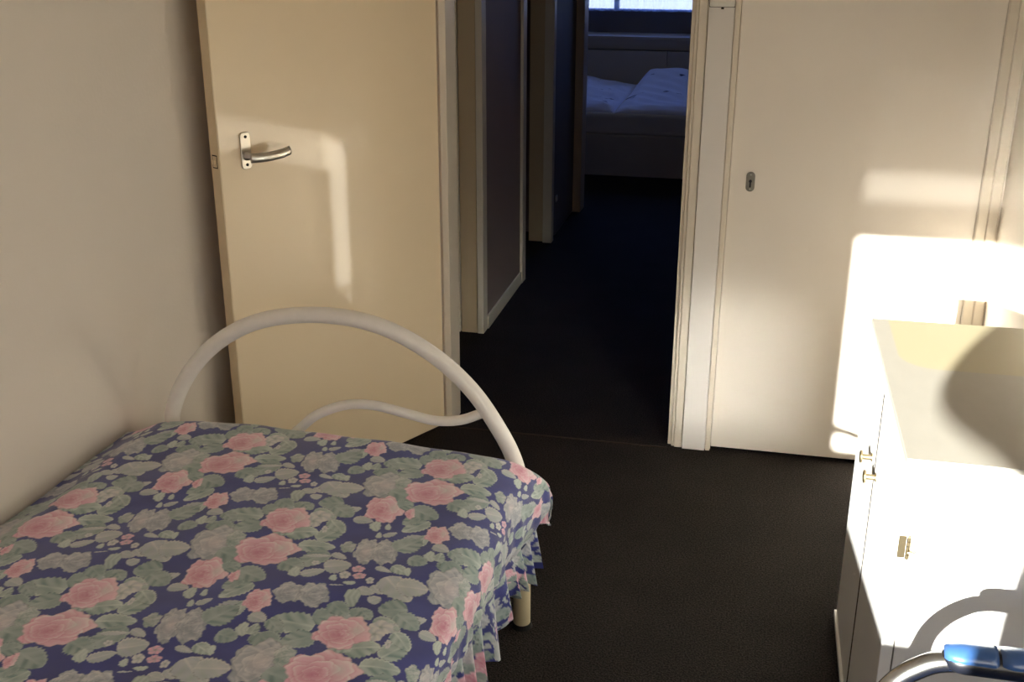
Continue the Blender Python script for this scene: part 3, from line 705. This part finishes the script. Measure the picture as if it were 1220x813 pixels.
# ------------------------------------------------------------------ white cabinet
CX0, CX1, CY0, CY1, CH = 0.29, 0.7185, 1.80, 2.545, 0.81
cab = empty('cabinet', ((CX0+CX1)/2, (CY0+CY1)/2, 0), 0, 'low white cabinet with pale stained top against the right wall', 'cabinet')
obj('carcass', bx((CX0+0.016, CX1, CY0+0.004, CY1, 0.0, CH-0.012)), M['cab'], cab, bevel=0.002)
tp = obj('cabinet_top', bx((CX0-0.001, CX1, CY0-0.002, CY1+0.002, CH-0.011, CH)), M['cabtop'], cab, bevel=0.001); tp['label'] = 'pale greige top with a yellowed patch'
obj('top_rail', bx((CX0, CX0+0.016, CY0+0.003, CY1, CH-0.042, CH-0.0115)), M['cab'], cab, bevel=0.001)
gy0, gy1 = 2.176, 2.196
for nm, y0, y1, ky in (('a', gy1, CY1, gy1+0.06), ('b', CY0+0.004, gy0, gy0-0.0)):
    dd = obj('door', bx((CX0, CX0+0.0155, y0, y1, 0.018, CH-0.0435)), M['cab'], cab, bevel=0.0012)
    kyy = gy1+0.045 if nm == 'a' else gy0-0.030
    kb = bmesh.new()
    add_tube(kb, [(CX0+0.001, kyy, 0.598), (CX0-0.002, kyy, 0.598), (CX0-0.003, kyy, 0.598), (CX0-0.020, kyy, 0.598), (CX0-0.021, kyy, 0.598), (CX0-0.0245, kyy, 0.598), (CX0-0.026, kyy, 0.598)],
             [0.009, 0.009, 0.006, 0.006, 0.0135, 0.0140, 0.011], 20)
    obj('knob', kb, M['brass'], dd, smooth=False, bevel=0.0004)
obj('gap_shade_strip', bx((CX0+0.0004, CX0+0.0165, gy0-0.0004, gy1+0.0004, 0.02, CH-0.044)), M['groove'], cab)  # dark strip set nearly flush, painting the shade between the two doors
obj('gap_shade_strip', bx((CX0+0.0200, CX0+0.0240, CY0+0.0005, CY0+0.0045, 0.02, CH-0.03)), M['softshade'], cab)  # grey strip painting the shade in the groove beside the panel
obj('plinth', bx((CX0-0.006, CX0+0.006, CY0+0.004, CY1, 0.0, 0.0165)), M['cab'], cab, bevel=0.001)
# side panel facing the window with its catch
obj('side_panel', bx((CX0+0.0235, CX1-0.004, CY0-0.0015, CY0+0.0035, 0.02, CH-0.03)), M['cab'], cab, bevel=0.001)
obj('corner_stile', bx((CX0, CX0+0.0205, CY0-0.0015, CY0+0.0035, 0.0, CH-0.012)), M['cab'], cab, bevel=0.001)
hg = bmesh.new()
add_box(hg, CX0+0.004, CX0+0.017, CY0-0.003, CY0-0.0015, 0.618, 0.662)
obj('hinge', hg, M['brass'], cab, bevel=0.0004)
hk = bmesh.new()
for k in range(5):
    z = 0.619+k*0.0088; add_tube(hk, [(CX0+0.0205, CY0-0.006, z), (CX0+0.0205, CY0-0.006, z+0.0078)], 0.0035, 12)
add_tube(hk, [(CX0+0.0205, CY0-0.006, 0.632), (CX0+0.033, CY0-0.010, 0.632)], 0.0034, 12)
obj('hinge_pin', hk, M['brass'], bpy.data.objects['hinge'])

# ------------------------------------------------------------------ tubular armchair (care chair)
ch = empty('armchair', (0.49, 1.27, 0), 0, 'silver tube armchair with blue capped black armrest in front of the cabinet', 'chair')
def side_frame(y):
    return spline([(0.235, y, 0.02), (0.237, y, 0.25), (0.240, y, 0.45), (0.252, y, 0.525), (0.272, y, 0.566), (0.300, y, 0.594), (0.336, y, 0.6125), (0.40, y, 0.617), (0.52, y, 0.617), (0.60, y, 0.612), (0.655, y, 0.58), (0.672, y, 0.52), (0.676, y, 0.30), (0.678, y, 0.02)], 8)
for y in (1.51, 1.03):
    fo = obj('side_frame', tube(side_frame(y), 0.0165, 20), M['chrome'], ch, smooth=True)
    for x in (0.235, 0.678):
        f = bmesh.new(); bmesh.ops.create_cone(f, cap_ends=True, segments=16, radius1=0.022, radius2=0.019, depth=0.03, matrix=Matrix.Translation((x, y, 0.015)))
        obj('rubber_foot', f, M['blackrub'], fo)
    # arm pad: black underside with two blue caps
    prof = lambda x: 1.0
    nseg = 26; b1 = bmesh.new(); xs = [0.330+0.30*i/nseg for i in range(nseg+1)]
    def tap(x): 
        return max(0.12, math.sqrt(max(0.0, 1-max(0, (0.365-x)/0.036)**2))) * max(0.12, math.sqrt(max(0.0, 1-max(0, (x-0.60)/0.031)**2)))
    add_tube(b1, [(x, y, 0.622) for x in xs], [0.027*tap(x) for x in xs], 20, ell=0.80)
    ap = obj('armrest', b1, M['blackrub'], ch, smooth=True); ap['label'] = 'black arm pad'
    for xa, xb in ((0.334, 0.4085), (0.4130, 0.62)):
        b2 = bmesh.new(); xs2 = [xa+(xb-xa)*i/14 for i in range(15)]
        add_tube(b2, [(x, y, 0.630) for x in xs2], [0.0255*tap(x)*(1 if 0 < i < 14 else 0.94) for i, x in enumerate(xs2)], 20, ell=0.66)
        cp_ = obj('arm_cap', b2, M['blue'], ap, smooth=True); cp_['label'] = 'glossy blue cap'
obj('seat', prism(rrect(0.25, 0.66, 1.05, 1.49, 0.05), 'z', 0.40, 0.45), M['seat'], ch, bevel=0.012, seg=3)
br = obj('backrest', bx((0.668, 0.692, 1.06, 1.48, 0.66, 0.90)), M['seat'], ch, bevel=0.010, seg=3)
for y in (1.49, 1.05):
    obj('back_post', tube([(0.680, y, 0.46), (0.682, y, 0.62), (0.680, y, 0.88)], 0.0125), M['chrome'], ch, smooth=True)
obj('seat_bar', tube([(0.238, 1.03, 0.39), (0.238, 1.51, 0.39)], 0.011), M['chrome'], ch, smooth=True)
obj('seat_bar', tube([(0.675, 1.03, 0.39), (0.675, 1.51, 0.39)], 0.011), M['chrome'], ch, smooth=True)

# ------------------------------------------------------------------ photographer (stands behind the camera, throws the shadow)
def person():
    y0 = -0.30
    V = [(-0.13, y0, 0.95), (-0.13, y0, 1.12), (-0.12, y0, 1.28), (-0.11, y0, 1.41), (-0.10, y0, 1.49), (-0.09, y0+0.02, 1.57), (-0.09, y0+0.02, 1.70),
         (-0.27, y0, 1.38), (-0.52, y0+0.03, 1.40), (-0.36, y0+0.12, 1.52), (-0.12, -0.06, 1.60), (-0.06, -0.05, 1.62),
         (0.08, y0, 1.41), (0.27, y0+0.05, 1.34), (0.22, y0+0.13, 1.48), (0.12, -0.06, 1.60), (0.07, -0.05, 1.62),
         (-0.23, y0, 0.86), (-0.24, y0, 0.48), (-0.24, y0-0.02, 0.09), (-0.24, y0+0.13, 0.045),
         (-0.01, y0, 0.86), (0.0, y0, 0.48), (0.0, y0-0.02, 0.09), (0.0, y0+0.13, 0.045)]
    Ed = [(0,1),(1,2),(2,3),(3,4),(4,5),(5,6),(3,7),(7,8),(8,9),(9,10),(10,11),(3,12),(12,13),(13,14),(14,15),(15,16),(0,17),(17,18),(18,19),(19,20),(0,21),(21,22),(22,23),(23,24)]
    R = [(.21,.12),(.19,.11),(.20,.12),(.15,.10),(.055,.055),(.075,.09),(.085,.10),(.11,.09),(.085,.06),(.055,.05),(.033,.03),(.03,.022),
         (.085,.08),(.055,.055),(.048,.045),(.033,.03),(.03,.022),(.11,.11),(.065,.07),(.04,.045),(.035,.03),(.11,.11),(.065,.07),(.04,.045),(.035,.03)]
    me = bpy.data.meshes.new('person'); me.from_pydata(V, Ed, []); o = bpy.data.objects.new('person', me); C.objects.link(o)
    md = o.modifiers.new('skin', 'SKIN'); 
    if not me.skin_vertices: me.skin_vertices.new() if hasattr(me.skin_vertices, 'new') else None
    return o, R
def person_mesh():
    o, R = person()
    sv = o.data.skin_vertices
    if len(sv) == 0:
        bpy.context.view_layer.objects.active = o
        o.select_set(True); bpy.ops.mesh.customdata_skin_add()
        sv = o.data.skin_vertices
    for i, r in enumerate(R): sv[0].data[i].radius = r
    sv[0].data[0].use_root = True
    o.modifiers.new('sub', 'SUBSURF').levels = 2; o.modifiers['sub'].render_levels = 2
    o.data.materials.append(mat('dark_clothing', (70, 72, 84), 0.9))
    return o
pr_ = person_mesh()
tag(pr_, 'person standing at the window with elbows raised holding a phone, seen only as shadow', 'person')
ph_ = obj('phone', bx((-0.075, 0.075, -0.026, -0.017, 1.612, 1.688)), M['blackrub'], bevel=0.003)
tag(ph_, 'black phone held up at the camera position', 'phone')
